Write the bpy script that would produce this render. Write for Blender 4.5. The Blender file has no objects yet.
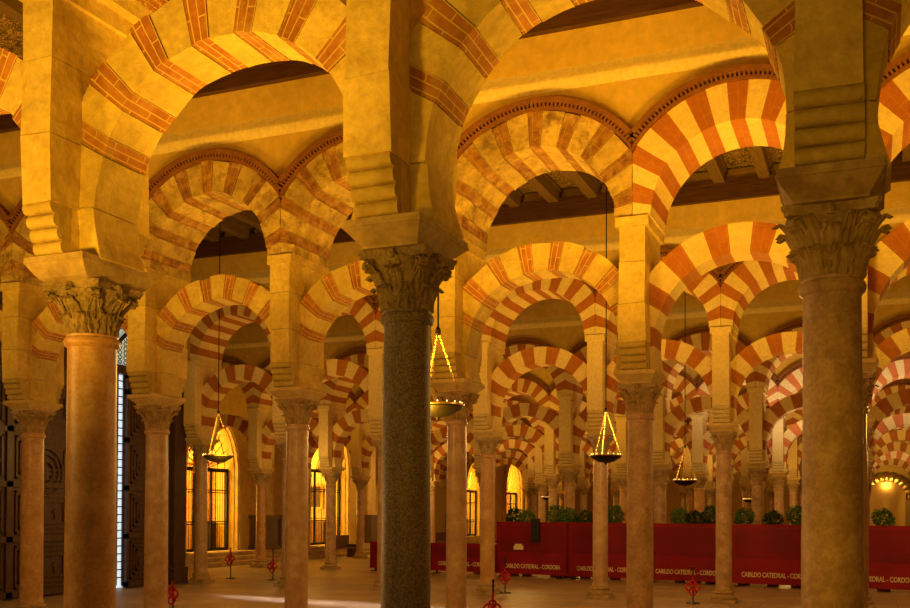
import bpy, bmesh, math, random
from math import sin, cos, pi, radians as R, sqrt, asin, acos, atan2
from mathutils import Vector, Matrix, noise
random.seed(7)
scn = bpy.context.scene
C = scn.collection

# ------------------------------------------------------------------ camera
cam_d = bpy.data.cameras.new('camera'); cam = bpy.data.objects.new('camera', cam_d); C.objects.link(cam)
scn.camera = cam
F = 1012.2
cam_d.sensor_width = 36.0; cam_d.lens = F / 910 * 36.0
cam_d.clip_start = .1; cam_d.clip_end = 300
TH, PI_, RO, CZ = .3892, .0149, .0046, 2.2077
cam_d.shift_y = 192.2 / 910
# right handed frame: look = rotated TH to the left of +y, pitched up PI_
Rm = Matrix.Rotation(TH, 4, 'Z') @ Matrix.Rotation(pi/2 + PI_, 4, 'X') @ Matrix.Rotation(RO, 4, 'Z')
cam.matrix_world = Matrix.Translation((0, 0, CZ)) @ Rm

# ------------------------------------------------------------------ light and exposure
scn.view_settings.view_transform = 'Standard'; scn.view_settings.look = 'None'
scn.view_settings.exposure = 0.0; scn.view_settings.gamma = 1.0
scn.view_settings.use_curve_mapping = False
w = bpy.data.worlds.new('world'); scn.world = w; w.use_nodes = True
w.node_tree.nodes['Background'].inputs[0].default_value = (1.0, .52, .08, 1)
w.node_tree.nodes['Background'].inputs[1].default_value = .07

AMB = (1.0, .52, .03)
def lamp(kind, loc, e, col=AMB, rad=.15, target=None, angle=None, blend=.6, name='flood_and_fill_light'):
    d = bpy.data.lights.new(name, kind); d.energy = e; d.color = col
    d.shadow_soft_size = rad
    if kind == 'SPOT':
        d.spot_size = R(angle or 90); d.spot_blend = blend
    o = bpy.data.objects.new(name, d); C.objects.link(o); o.location = loc
    if target is not None:
        o.rotation_euler = (Vector(target) - Vector(loc)).to_track_quat('-Z', 'Y').to_euler()
    return o

S = 3.1                      # bay of an arcade
U5 = -.23
AD = {1: 7.12, 2: 15.75, 3: 25.56, 4: 33.58, 5: 41.9, 6: 50.2, 7: 58.5, 8: 66.8, 9: 75.1}
ROWS = {1: (1, 7), 2: (-1, 7), 3: (-1, 7), 4: (-3, 7), 5: (-3, 7), 6: (-3, 7), 7: (-3, 7), 8: (-3, 7), 9: (-3, 7)}
def U(r): return U5 + (r - 5) * S

def uplight(r, d, e, col=AMB, z=3.3, tilt=0, ang=150, side=0):
    lamp('SPOT', (U(r), d, z), e, col, rad=.6, target=(U(r)+side, d+tilt, z+4), angle=ang, blend=.5)
# floodlights and added spots of the nave nearest the camera (left and behind), then nave after nave
lamp('SPOT', (U(3.55), 1.4, 2.2), 1750, target=(U(3.15), 8.0, 7.6), angle=66, rad=.4, blend=.8)
lamp('SPOT', (U(2.0), 2.2, 2.4), 900, target=(U(3.2), 8.0, 7.0), angle=68, rad=.4, blend=.8)
lamp('SPOT', (U(2.1), 9.3, 2.0), 260, target=(U(4), 7.1, 1.9), angle=46, rad=.15, col=(1, .58, .18))  # added rim spot, brightens the left edge of the granite column
lamp('SPOT', (U(4.0), 1.5, 1.8), 130, target=(U(5), 7.0, 1.7), angle=36, rad=.2)  # added unseen spot, lifts the shaft of the big right column
lamp('SPOT', (U(5.0), .8, 2.6), 300, target=(U(4.8), 8.0, 5.6), angle=90, rad=.3)
for r, e in ((-.5, 550), (1.4, 700), (3.4, 1250), (4.6, 1150), (6.4, 1000)):
    uplight(r, 11.0, e)
for r, e in ((-1.5, 300), (.5, 330), (2.6, 600), (4.4, 900), (6.5, 800)):
    uplight(r, 20.2, e)
for r, e in ((-2, 150), (.5, 110), (2.6, 170), (4.6, 220), (6.5, 220)):
    uplight(r, 28.0, e, tilt=-.6)
for r, e in ((-1.5, 300), (1.5, 500), (4.2, 900), (6.4, 900)):
    uplight(r, 37.4, e, (1, .66, .30) if r > 4 else AMB)
for d in (46, 54.5, 63, 71, 79):
    for r in (-.8, 2.2, 5.5):
        uplight(r, d, 420 if r < 3 else 450, (1, .56, .14))
# added point lights without fittings, lower down, to brighten columns and floor
for r, d, e in ((1.8, 4.2, 270), (3.9, 3.2, 40), (2.6, 11.4, 110), (4.6, 11.4, 110), (.4, 11.4, 100), (0, 20.6, 150), (3.5, 20.6, 230), (1.8, 20.6, 150), (3.5, 28.6, 110), (1.6, 28.6, 90), (-1, 31, 120), (5.6, 20, 180), (5.6, 28.6, 100), (1, 46, 200), (4, 46, 220), (-2, 48, 160), (1, 37.5, 160), (4.5, 37.5, 200), (6.6, 62, 200), (2, 60, 200)):
    lamp('POINT', (U(r), d, 3.9), e, (1, .56, .13), rad=.3)

# ------------------------------------------------------------------ materials
def newmat(name, rough=.8, spec=.3):
    m = bpy.data.materials.new(name); m.use_nodes = True
    b = m.node_tree.nodes['Principled BSDF']
    b.inputs['Roughness'].default_value = rough
    b.inputs['Specular IOR Level'].default_value = spec
    return m, m.node_tree, b
def N(t, kind, **kw):
    n = t.nodes.new(kind)
    for k, v in kw.items():
        if k in n.inputs.keys(): n.inputs[k].default_value = v
        else: setattr(n, k, v)
    return n
def ramp(t, fac, stops):
    r = N(t, 'ShaderNodeValToRGB'); e = r.color_ramp.elements
    while len(e) < len(stops): e.new(.5)
    for i, (p, c) in enumerate(stops):
        e[i].position = p; e[i].color = (*c, 1)
    t.links.new(fac, r.inputs[0]); return r.outputs[0]
def mixc(t, fac, a, b, mode='MIX'):
    n = N(t, 'ShaderNodeMix', data_type='RGBA', blend_type=mode)
    def put(i, v):
        if isinstance(v, (tuple, list)): n.inputs[i].default_value = (*v[:3], 1)
        elif isinstance(v, (int, float)): n.inputs[i].default_value = v
        else: t.links.new(v, n.inputs[i])
    put(0, fac); put(6, a); put(7, b); return n.outputs[2]
def stone(name, c1, c2, scale=1.6, stain=None, stain_amt=.4, rough=.85, bump=.35, bscale=14, pit=0, brick=None, tone=True, joints=None, spec=.25, grain=None):
    m, t, b = newmat(name, rough, spec)
    L = t.links
    g = N(t, 'ShaderNodeNewGeometry'); pos = g.outputs['Position']
    n1 = N(t, 'ShaderNodeTexNoise', Scale=scale, Detail=6.0, Roughness=.62); L.new(pos, n1.inputs['Vector'])
    col = ramp(t, n1.outputs['Fac'], [(.32, c1), (.68, c2)])
    n2 = N(t, 'ShaderNodeTexNoise', Scale=bscale, Detail=8.0, Roughness=.7); L.new(pos, n2.inputs['Vector'])
    sp = ramp(t, n2.outputs['Fac'], [(.3, (.72,)*3), (.7, (1.12,)*3)])
    col = mixc(t, .8, col, sp, 'MULTIPLY')
    if grain:
        v = N(t, 'ShaderNodeTexVoronoi', Scale=grain[0]); L.new(pos, v.inputs['Vector'])
        gr = ramp(t, v.outputs['Color'], [(.2, grain[1]), (.75, grain[2])])
        col = mixc(t, grain[3], col, gr)
    if stain:
        n3 = N(t, 'ShaderNodeTexNoise', Scale=3.2, Detail=9.0, Roughness=.72); L.new(pos, n3.inputs['Vector'])
        f = ramp(t, n3.outputs['Fac'], [(.5, (0, 0, 0)), (.66, (1, 1, 1))])
        mm = N(t, 'ShaderNodeMath', operation='MULTIPLY'); L.new(f, mm.inputs[0]); mm.inputs[1].default_value = stain_amt
        col = mixc(t, mm.outputs[0], col, stain)
    hgt = n2.outputs['Fac']
    if brick:
        uv = N(t, 'ShaderNodeUVMap')
        bt = N(t, 'ShaderNodeTexBrick', Scale=1.0); L.new(uv.outputs[0], bt.inputs['Vector'])
        bt.inputs['Color1'].default_value = (1, 1, 1, 1); bt.inputs['Color2'].default_value = (.78, .78, .78, 1)
        bt.inputs['Mortar'].default_value = (0, 0, 0, 1)
        bt.inputs['Mortar Size'].default_value = brick[2]; bt.inputs['Brick Width'].default_value = brick[0]; bt.inputs['Row Height'].default_value = brick[1]
        bt.inputs['Mortar Smooth'].default_value = .3
        col = mixc(t, .8, col, bt.outputs['Color'], 'MULTIPLY')
        col = mixc(t, bt.outputs['Fac'], col, brick[3])
    if tone:
        at = N(t, 'ShaderNodeAttribute', attribute_name='tone')
        mr = N(t, 'ShaderNodeMapRange'); L.new(at.outputs['Fac'], mr.inputs[0]); mr.inputs[3].default_value = .80; mr.inputs[4].default_value = 1.16
        cc = N(t, 'ShaderNodeCombineColor')
        for i in range(3): L.new(mr.outputs[0], cc.inputs[i])
        col = mixc(t, 1.0, col, cc.outputs[0], 'MULTIPLY')
    L.new(col, b.inputs['Base Color'])
    bp = N(t, 'ShaderNodeBump', Strength=bump, Distance=.014); L.new(hgt, bp.inputs['Height'])
    n5 = N(t, 'ShaderNodeTexNoise', Scale=2.2, Detail=3.0, Roughness=.5); L.new(pos, n5.inputs['Vector'])
    bl = N(t, 'ShaderNodeBump', Strength=min(1, bump), Distance=.09); L.new(n5.outputs['Fac'], bl.inputs['Height']); L.new(bl.outputs[0], bp.inputs['Normal'])
    nrm = bp.outputs[0]
    if pit:
        v = N(t, 'ShaderNodeTexVoronoi', Scale=pit); L.new(pos, v.inputs['Vector'])
        bp2 = N(t, 'ShaderNodeBump', Strength=.8, Distance=.02); L.new(v.outputs['Distance'], bp2.inputs['Height']); L.new(nrm, bp2.inputs['Normal']); nrm = bp2.outputs[0]
    L.new(nrm, b.inputs['Normal'])
    return m
def plain(name, col, rough=.5, metal=0, emit=None, es=0):
    m, t, b = newmat(name, rough)
    b.inputs['Base Color'].default_value = (*col, 1); b.inputs['Metallic'].default_value = metal
    if emit: b.inputs['Emission Color'].default_value = (*emit, 1); b.inputs['Emission Strength'].default_value = es
    return m
M = {}
MORT = (.78, .58, .20)
M['ochre'] = stone('ochre_limestone', (.60, .41, .09), (.84, .62, .17), 1.1, stain=(.44, .27, .06), stain_amt=.55, bump=.8)
M['ochre_old'] = stone('weathered_limestone', (.42, .27, .08), (.74, .52, .15), 2.4, stain=(.20, .11, .04), stain_amt=.9, bump=1)
M['brick'] = stone('old_brick', (.40, .13, .022), (.58, .24, .05), 3, stain=(.70, .50, .2), stain_amt=.35, brick=(.40, .078, .007, (.72, .48, .14)), bump=.8)
M['brick_old'] = stone('crumbling_brick', (.20, .07, .02), (.46, .22, .055), 5, stain=(.62, .40, .13), stain_amt=.85, brick=(.5, .13, .004, (.5, .30, .10)), bump=1)
M['cream'] = stone('cream_painted_stone', (.80, .58, .22), (.86, .66, .28), 1.2, stain=(.62, .42, .14), stain_amt=.25, bump=.12)
M['red'] = stone('red_painted_brick', (.42, .13, .016), (.52, .18, .028), 1.5, stain=(.42, .12, .03), stain_amt=.3, bump=.12, brick=(.40, .14, .0025, (.60, .27, .08)))
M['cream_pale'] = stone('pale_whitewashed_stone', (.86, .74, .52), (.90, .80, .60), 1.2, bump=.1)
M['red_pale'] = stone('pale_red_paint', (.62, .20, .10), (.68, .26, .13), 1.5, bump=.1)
M['mortar'] = stone('lime_mortar', (.58, .42, .18), (.72, .54, .25), 5, tone=False)
M['plaster'] = stone('ochre_plaster', (.66, .42, .08), (.72, .48, .11), .5, stain=(.58, .36, .07), stain_amt=.3, bump=.06, tone=False, bscale=5)
M['corn'] = stone('moulding_plaster', (.80, .60, .24), (.84, .64, .28), .8, bump=.05, tone=False)
M['dentil'] = stone('red_brick_moulding', (.21, .075, .022), (.28, .11, .03), 4, tone=False, bump=.2)
M['gap_shade'] = stone('gap_shade_brick', (.06, .02, .008), (.08, .03, .01), 4, tone=False, bump=.1)  # shade in the gaps between dentils, put into the brick colour
M['granite'] = stone('grey_granite', (.12, .08, .058), (.18, .125, .095), 2, grain=(95, (.04, .026, .018), (.36, .26, .20), .5), rough=.55, spec=.4, bump=.06, bscale=40, tone=False)
M['tanmarble'] = stone('pitted_tan_marble', grain=(48, (.24, .12, .06), (.70, .48, .30), .22), c1=(.42, .24, .13), c2=(.66, .42, .25), scale=4.5, stain=(.26, .13, .06), stain_amt=.8, rough=.5, spec=.4, bump=.2, bscale=22, tone=False)
M['rosemarble'] = stone('rose_marble', (.44, .25, .14), (.60, .38, .22), 2.5, stain=(.72, .56, .36), stain_amt=.6, rough=.38, spec=.5, bump=.12, bscale=9, tone=False)
M['brownmarble'] = stone('brown_marble', (.46, .22, .07), (.66, .34, .12), 3.5, grain=(50, (.22, .10, .03), (.60, .38, .18), .22), stain=(.68, .46, .22), stain_amt=.65, rough=.42, spec=.5, bump=.15, bscale=18, tone=False)
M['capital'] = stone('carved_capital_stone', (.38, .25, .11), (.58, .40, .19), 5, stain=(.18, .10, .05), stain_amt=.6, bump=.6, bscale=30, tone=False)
M['capital_shaded'] = stone('shaded_carved_stone', (.24, .16, .08), (.42, .29, .14), 5, stain=(.10, .06, .03), stain_amt=.6, bump=.8, bscale=30, pit=28, tone=False)  # capital stone with shadow put into its colour, for foreground capitals
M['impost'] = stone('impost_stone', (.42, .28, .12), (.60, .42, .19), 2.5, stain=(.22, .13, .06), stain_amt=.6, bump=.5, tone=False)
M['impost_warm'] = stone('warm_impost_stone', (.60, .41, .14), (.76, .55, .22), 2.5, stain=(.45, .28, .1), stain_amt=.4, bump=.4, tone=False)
M['iron'] = plain('black_iron', (.02, .016, .012), .5, .6)
M['gold'] = plain('gilded_brass', (.75, .48, .14), .3, .9)
M['lampbowl'] = plain('dark_bronze_bowl', (.02, .013, .008), .5, .6)
M['redfab'] = plain('crimson_panel_vinyl', (.27, .003, .014), .55)
M['redfab2'] = plain('deep_red_vinyl', (.20, .002, .011), .55)
M['rope'] = plain('red_velvet_rope', (.50, .012, .018), .7)
M['blackplastic'] = plain('black_plastic', (.015, .012, .012), .4)
M['lettering'] = plain('pale_lettering', (.80, .62, .42), .6)
M['paper'] = plain('cream_notice', (.80, .68, .45), .6)
M['glow'] = plain('candle_glow', (1, .7, .3), .5, 0, (1, .62, .18), 3.5)
M['day'] = plain('daylight_pane', (.8, .9, 1), .5, 0, (.72, .90, 1.0), .85)
M['day2'] = plain('dim_daylight_pane', (.8, .9, .9), .5, 0, (.75, .95, .75), .35)
M['leaf'] = stone('shrub_leaves', (.09, .20, .03), (.24, .42, .07), 9, tone=False, rough=.5, bump=.1)
M['pot'] = stone('terracotta_pot', (.3, .12, .05), (.36, .16, .07), 4, tone=False)
M['bark'] = stone('shrub_bark', (.10, .06, .03), (.16, .1, .05), 9, tone=False)
def wood(name, c1, c2, rough=.5, bs=.2, axis=(1, 1, 12), pattern=False):
    m, t, b = newmat(name, rough, .35); L = t.links
    g = N(t, 'ShaderNodeNewGeometry')
    mp = N(t, 'ShaderNodeMapping'); mp.inputs['Scale'].default_value = axis; L.new(g.outputs['Position'], mp.inputs[0])
    n = N(t, 'ShaderNodeTexNoise', Scale=2.5, Detail=6.0, Roughness=.6); L.new(mp.outputs[0], n.inputs['Vector'])
    col = ramp(t, n.outputs['Fac'], [(.3, c1), (.7, c2)]); h = n.outputs['Fac']
    if pattern:
        v = N(t, 'ShaderNodeTexVoronoi', Scale=4.5, feature='DISTANCE_TO_EDGE'); L.new(g.outputs['Position'], v.inputs['Vector'])
        v2 = N(t, 'ShaderNodeTexNoise', Scale=6.0, Detail=1.0, Distortion=3.0); L.new(g.outputs['Position'], v2.inputs['Vector'])
        f = ramp(t, v2.outputs['Fac'], [(.44, (0, 0, 0)), (.5, (1, 1, 1)), (.56, (0, 0, 0))])
        col = mixc(t, f, col, pattern); h = v.outputs['Distance']
    L.new(col, b.inputs['Base Color'])
    bp = N(t, 'ShaderNodeBump', Strength=bs, Distance=.03); L.new(h, bp.inputs['Height']); L.new(bp.outputs[0], b.inputs['Normal'])
    return m
M['beam'] = wood('ceiling_beam_wood', (.11, .06, .022), (.22, .13, .05), axis=(8, 1, 8))
M['cornice'] = wood('dark_cornice_wood', (.05, .018, .007), (.10, .04, .014), axis=(1, 8, 8))
M['coffer'] = wood('painted_coffer', (.07, .04, .012), (.11, .06, .02), .6, .8, (1, 1, 1), pattern=(.75, .48, .15))
M['doorwood'] = wood('portal_wood', (.050, .024, .018), (.10, .050, .034), .42, .3, (6, 6, 1))
M['pew'] = wood('brown_bench_wood', (.10, .04, .015), (.18, .08, .03), .5)
def floor_mat():
    m, t, b = newmat('worn_marble_slabs', .3, .5); L = t.links
    g = N(t, 'ShaderNodeNewGeometry')
    bt = N(t, 'ShaderNodeTexBrick', Scale=1.0, offset=.5); L.new(g.outputs['Position'], bt.inputs['Vector'])
    bt.inputs['Brick Width'].default_value = 1.2; bt.inputs['Row Height'].default_value = .8; bt.inputs['Mortar Size'].default_value = .008
    bt.inputs['Color1'].default_value = (.50, .35, .21, 1); bt.inputs['Color2'].default_value = (.38, .26, .155, 1); bt.inputs['Mortar'].default_value = (.10, .06, .03, 1)
    n = N(t, 'ShaderNodeTexNoise', Scale=1.3, Detail=7.0, Roughness=.65); L.new(g.outputs['Position'], n.inputs['Vector'])
    s = ramp(t, n.outputs['Fac'], [(.3, (.65, .6, .55)), (.7, (1.15, 1.15, 1.15))])
    L.new(mixc(t, 1.0, bt.outputs['Color'], s, 'MULTIPLY'), b.inputs['Base Color'])
    rr = N(t, 'ShaderNodeMapRange'); L.new(n.outputs['Fac'], rr.inputs[0]); rr.inputs[3].default_value = .32; rr.inputs[4].default_value = .6
    L.new(rr.outputs[0], b.inputs['Roughness'])
    bp = N(t, 'ShaderNodeBump', Strength=.15, Distance=.02); L.new(n.outputs['Fac'], bp.inputs['Height']); L.new(bp.outputs[0], b.inputs['Normal'])
    return m
M['retable'] = wood('carved_red_gold_retable', (.30, .07, .02), (.45, .14, .03), .6, .5, (1, 1, 1), pattern=(.75, .45, .10))
M['floor'] = floor_mat()
def cloth_grain():
    for k in ('redfab', 'redfab2'):
        m = M[k]; t = m.node_tree; b = t.nodes['Principled BSDF']
        g = N(t, 'ShaderNodeNewGeometry'); n = N(t, 'ShaderNodeTexNoise', Scale=1.5, Detail=4.0); t.links.new(g.outputs['Position'], n.inputs['Vector'])
        c = b.inputs['Base Color'].default_value[:3]
        t.links.new(ramp(t, n.outputs['Fac'], [(.3, tuple(x*.8 for x in c)), (.7, tuple(x*1.2 for x in c))]), b.inputs['Base Color'])
cloth_grain()

# ------------------------------------------------------------------ mesh helpers
class MB:
    def __init__(s): s.v = []; s.f = []; s.m = []; s.uv = []; s.t = []; s.fix = True
    def quad(s, idx, mi=0, uv=None, tone=.5):
        s.f.append(tuple(idx)); s.m.append(mi); s.uv.append(uv); s.t.append(tone)
    def box(s, x0, y0, z0, x1, y1, z1, mi=0, tone=.5, top=None):
        n = len(s.v); a = top or (x0, y0, x1, y1)
        s.v += [(x0, y0, z0), (x1, y0, z0), (x1, y1, z0), (x0, y1, z0), (a[0], a[1], z1), (a[2], a[1], z1), (a[2], a[3], z1), (a[0], a[3], z1)]
        for q in ((3, 2, 1, 0), (4, 5, 6, 7), (0, 1, 5, 4), (1, 2, 6, 5), (2, 3, 7, 6), (3, 0, 4, 7)): s.quad([n + i for i in q], mi, None, tone)
        return s
    def lathe(s, prof, seg=24, mi=0, cx=0, cy=0, cap=True):
        n = len(s.v); k = len(prof)
        for r, z in prof:
            for i in range(seg):
                a = 2*pi*i/seg; s.v.append((cx + r*cos(a), cy + r*sin(a), z))
        for j in range(k-1):
            for i in range(seg):
                i2 = (i+1) % seg
                s.quad((n+j*seg+i, n+j*seg+i2, n+(j+1)*seg+i2, n+(j+1)*seg+i), mi)
        if cap:
            s.quad([n + i for i in reversed(range(seg))], mi); s.quad([n+(k-1)*seg+i for i in range(seg)], mi)
        return s
    def tube(s, pts, r, seg=8, mi=0, closed=False):
        n = len(s.v); P = [Vector(p) for p in pts]; m = len(P)
        prev = None
        for j, p in enumerate(P):
            if closed: d = P[(j+1) % m] - P[j-1]
            else: d = P[min(j+1, m-1)] - P[max(j-1, 0)]
            d.normalize()
            if prev is None:
                a = Vector((0, 0, 1)) if abs(d.z) < .9 else Vector((1, 0, 0)); x = d.cross(a).normalized()
            else: x = (prev - d*prev.dot(d)).normalized()
            prev = x; y = d.cross(x)
            rr = r[j] if isinstance(r, (list, tuple)) else r
            for i in range(seg):
                t = 2*pi*i/seg; q = p + x*(rr*cos(t)) + y*(rr*sin(t)); s.v.append(tuple(q))
        for j in range(m if closed else m-1):
            j2 = (j+1) % m
            for i in range(seg):
                i2 = (i+1) % seg
                s.quad((n+j*seg+i, n+j*seg+i2, n+j2*seg+i2, n+j2*seg+i), mi)
        if not closed:
            s.quad([n + i for i in reversed(range(seg))], mi); s.quad([n+(m-1)*seg+i for i in range(seg)], mi)
        return s
    def prism(s, pts, y0, y1, mi=0, tone=.5):      # polygon in (x,z) pushed along y
        n = len(s.v); k = len(pts)
        s.v += [(x, y0, z) for x, z in pts] + [(x, y1, z) for x, z in pts]
        s.quad([n+i for i in range(k)], mi, None, tone); s.quad([n+k+i for i in reversed(range(k))], mi, None, tone)
        for i in range(k):
            j = (i+1) % k; s.quad((n+j, n+i, n+k+i, n+k+j), mi, None, tone)
        return s
    def mesh(s, name, mats, smooth=None):
        me = bpy.data.meshes.new(name); me.from_pydata(s.v, [], s.f)
        for m in mats: me.materials.append(M[m] if isinstance(m, str) else m)
        me.polygons.foreach_set('material_index', s.m)
        if any(u is not None for u in s.uv):
            ul = me.uv_layers.new(name='UVMap')
            for p, u in zip(me.polygons, s.uv):
                if u is not None:
                    for li, q in zip(p.loop_indices, u): ul.data[li].uv = q
        if any(t != .5 for t in s.t):
            at = me.attributes.new('tone', 'FLOAT', 'FACE'); at.data.foreach_set('value', s.t)
        if s.fix: 
            bm = bmesh.new(); bm.from_mesh(me); bmesh.ops.recalc_face_normals(bm, faces=bm.faces); bm.to_mesh(me); bm.free()
        if smooth is not None:
            me.polygons.foreach_set('use_smooth', [True]*len(me.polygons)); me.set_sharp_from_angle(angle=R(smooth))
        me.update(); return me
    def build(s, name, mats, parent=None, smooth=None):
        return obj(name, s.mesh(name, mats if isinstance(mats, (list, tuple)) else [mats], smooth), parent)
def obj(name, me, parent=None, loc=(0, 0, 0), rz=0):
    o = bpy.data.objects.new(name, me); C.objects.link(o); o.location = loc; o.rotation_euler = (0, 0, rz)
    if parent: o.parent = parent
    return o
def tag(o, label=None, cat=None, group=None, kind=None):
    if label: o['label'] = label
    if cat: o['category'] = cat
    if group: o['group'] = group
    if kind: o['kind'] = kind
    return o
def thing(name, label, cat, loc=(0, 0, 0), rz=0, group=None):
    return tag(obj(name, None, None, loc, rz), label, cat, group)
def rough(mb, amt, scale, seed=0):
    off = Vector((seed*3.1, seed*1.7, seed))
    mb.v = [tuple(Vector(p) + noise.noise_vector(Vector(p)*scale + off)*amt) for p in mb.v]; return mb

# ------------------------------------------------------------------ arcade geometry
ZN, ZC, ZI = 3.75, 4.19, 4.37       # neck, top of capital, top of impost
LC, LR, LE, LT = 4.80, 1.28, 1.73, .28   # lower arch centre height, radii, half thickness
UC, UR, UE, UD = 6.68, 1.27, 1.84, 2.02  # upper arch
UT, WT, TF = .60, .54, .62
ZW = 9.74
def ring(mb, c, ri, re, t, a0, a1, nstep, mi, clip, tone, rnd=.0, gap=.0, dr=0):
    f = 1 - gap; am = (a0+a1)/2; h = (a1-a0)/2*f; a0, a1 = am-h, am+h
    dt = random.uniform(-rnd, rnd); di = random.uniform(-rnd, rnd); de = random.uniform(-rnd*2, rnd)
    n = len(mb.v)
    for k in range(nstep+1):
        a = a0 + (a1-a0)*k/nstep
        for r in (ri+di, re+de):
            x = r*cos(a)
            for y in (-t-dt, t+dt): mb.v.append((max(-clip, min(clip, x)), y, c + r*sin(a)))
    rm = (ri+re)/2
    for k in range(nstep):
        p = n+k*4; q = p+4; va = rm*(a0+(a1-a0)*k/nstep - am)+.5*.095*round((a1-a0)*rm/.095); vb = va + rm*(a1-a0)/nstep
        va2 = va; vb2 = vb; L = re-ri
        mb.quad((p, q, q+2, p+2), mi, ((0, va), (0, vb), (L, vb), (L, va)), tone)           # front
        mb.quad((p+1, p+3, q+3, q+1), mi, ((0, va), (L, va), (L, vb), (0, vb)), tone)       # back
        mb.quad((p, p+1, q+1, q), mi, ((.1, va), (2*t+.1, va), (2*t+.1, vb), (.1, vb)), tone)   # soffit
        mb.quad((p+2, q+2, q+3, p+3), mi, ((0, va), (0, vb), (2*t, vb), (2*t, va)), tone)
    mb.quad((n, n+2, n+3, n+1), mi, ((0, 0), (L, 0), (L, 2*t), (0, 2*t)), tone)
    e = n+nstep*4; mb.quad((e, e+1, e+3, e+2), mi, ((0, 0), (0, 2*t), (L, 2*t), (L, 0)), tone)
def arch_mb(kind, nb, frac, seed, old, lo_first=None):
    random.seed(seed); mb = MB()
    if kind == 'low':
        c, ri, re, t, s0, clip = LC, LR, LE, LT, -asin((LC-ZI)/LR), 1.46
        first = R(20) if old else R(-2)
    else:
        c, ri, re, t, s0, clip = UC, UR, UE, UT, 0.0, 1.545
        first = R(7)
    pitch = (pi - 2*first)/(nb - 1 + frac); rnd = .012 if old else .003; gap = .03 if old else .0
    segs = []
    if kind == 'low': segs += [(s0, s0 + (first-s0)*.5, 0), (s0 + (first-s0)*.5, first, 0)]
    else: segs += [(s0, first, 0)]
    a = first
    for i in range(nb):
        segs.append((a, a+pitch*frac, 1))
        if i < nb-1: segs.append((a+pitch*frac, a+pitch, 0))
        a += pitch
    segs += [(pi-e, pi-b, m) for b, e, m in reversed(segs[:2 if kind == 'low' else 1])]
    for b, e, m in segs:
        j = R(.8) if old else 0
        ring(mb, c, ri, re, t, b, e, 3 if m == 0 else 2, m, clip, random.uniform(.15, .85) if old else random.uniform(.38, .62), rnd, gap)
    if old: ring(mb, c, ri+.03, re-.05, t-.02, s0+.02, pi-s0-.02, 40, 2, clip-.02, .5)
    return mb
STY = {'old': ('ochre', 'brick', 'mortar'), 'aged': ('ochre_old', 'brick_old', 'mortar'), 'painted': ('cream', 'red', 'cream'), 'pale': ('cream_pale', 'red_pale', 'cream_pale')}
ARCH = {}
def get_arch(kind, sty, var):
    k = (kind, sty, var)
    if k not in ARCH:
        old = sty in ('old', 'aged')
        mb = arch_mb(kind, 8 if kind == 'low' else 9, .40 if old else .5, var*7+len(sty), old)
        if old: rough(mb, .022, 2.6, var)
        ARCH[k] = mb.mesh('horseshoe_arch' if kind == 'low' else 'upper_arch', STY[sty])
    return ARCH[k]
# moulding with dentils over an upper arch (front and back)
def mould_mesh():
    mb = MB()
    def band(ri, re, y0, y1, a0, a1, n, mi):
        k0 = len(mb.v)
        for k in range(n+1):
            a = a0+(a1-a0)*k/n
            for r in (ri, re):
                for y in (y0, y1): mb.v.append((max(-1.55, min(1.55, r*cos(a))), y, UC+r*sin(a)))
        for k in range(n):
            p = k0+k*4; q = p+4
            mb.quad((p, q, q+2, p+2), mi); mb.quad((p+1, p+3, q+3, q+1), mi); mb.quad((p, p+1, q+1, q), mi); mb.quad((p+2, q+2, q+3, p+3), mi)
        mb.quad((k0, k0+2, k0+3, k0+1), mi); e = k0+n*4; mb.quad((e, e+1, e+3, e+2), mi)
    for sgn in (-1, 1):
        def yy(d): return (sgn*(UT-.06), sgn*(UT+d)) if sgn > 0 else (-(UT+d), -(UT-.06))
        am = acos(1.55/UD); ai = acos(1.55/(UE))
        y0, y1 = yy(.05); band(UE, UE+.045, y0, y1, ai, pi-ai, 44, 0)
        y0, y1 = yy(.02); band(UE+.04, UE+.105, y0, y1, acos(1.55/(UE+.04)), pi-acos(1.55/(UE+.04)), 44, 1)
        y0, y1 = yy(.10); band(UE+.10, UD, y0, y1, am, pi-am, 44, 0)
        y0, y1 = yy(.085); nd = 54; a0 = acos(1.55/(UE+.08))
        for i in range(nd):
            b = a0+(pi-2*a0)*(i+.25)/nd; e = a0+(pi-2*a0)*(i+.75)/nd
            band(UE+.042, UE+.112, y0, y1, b, e, 1, 0)
    return mb.mesh('dentil_moulding', ['dentil', 'gap_shade'])
MOULD = mould_mesh()
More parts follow.
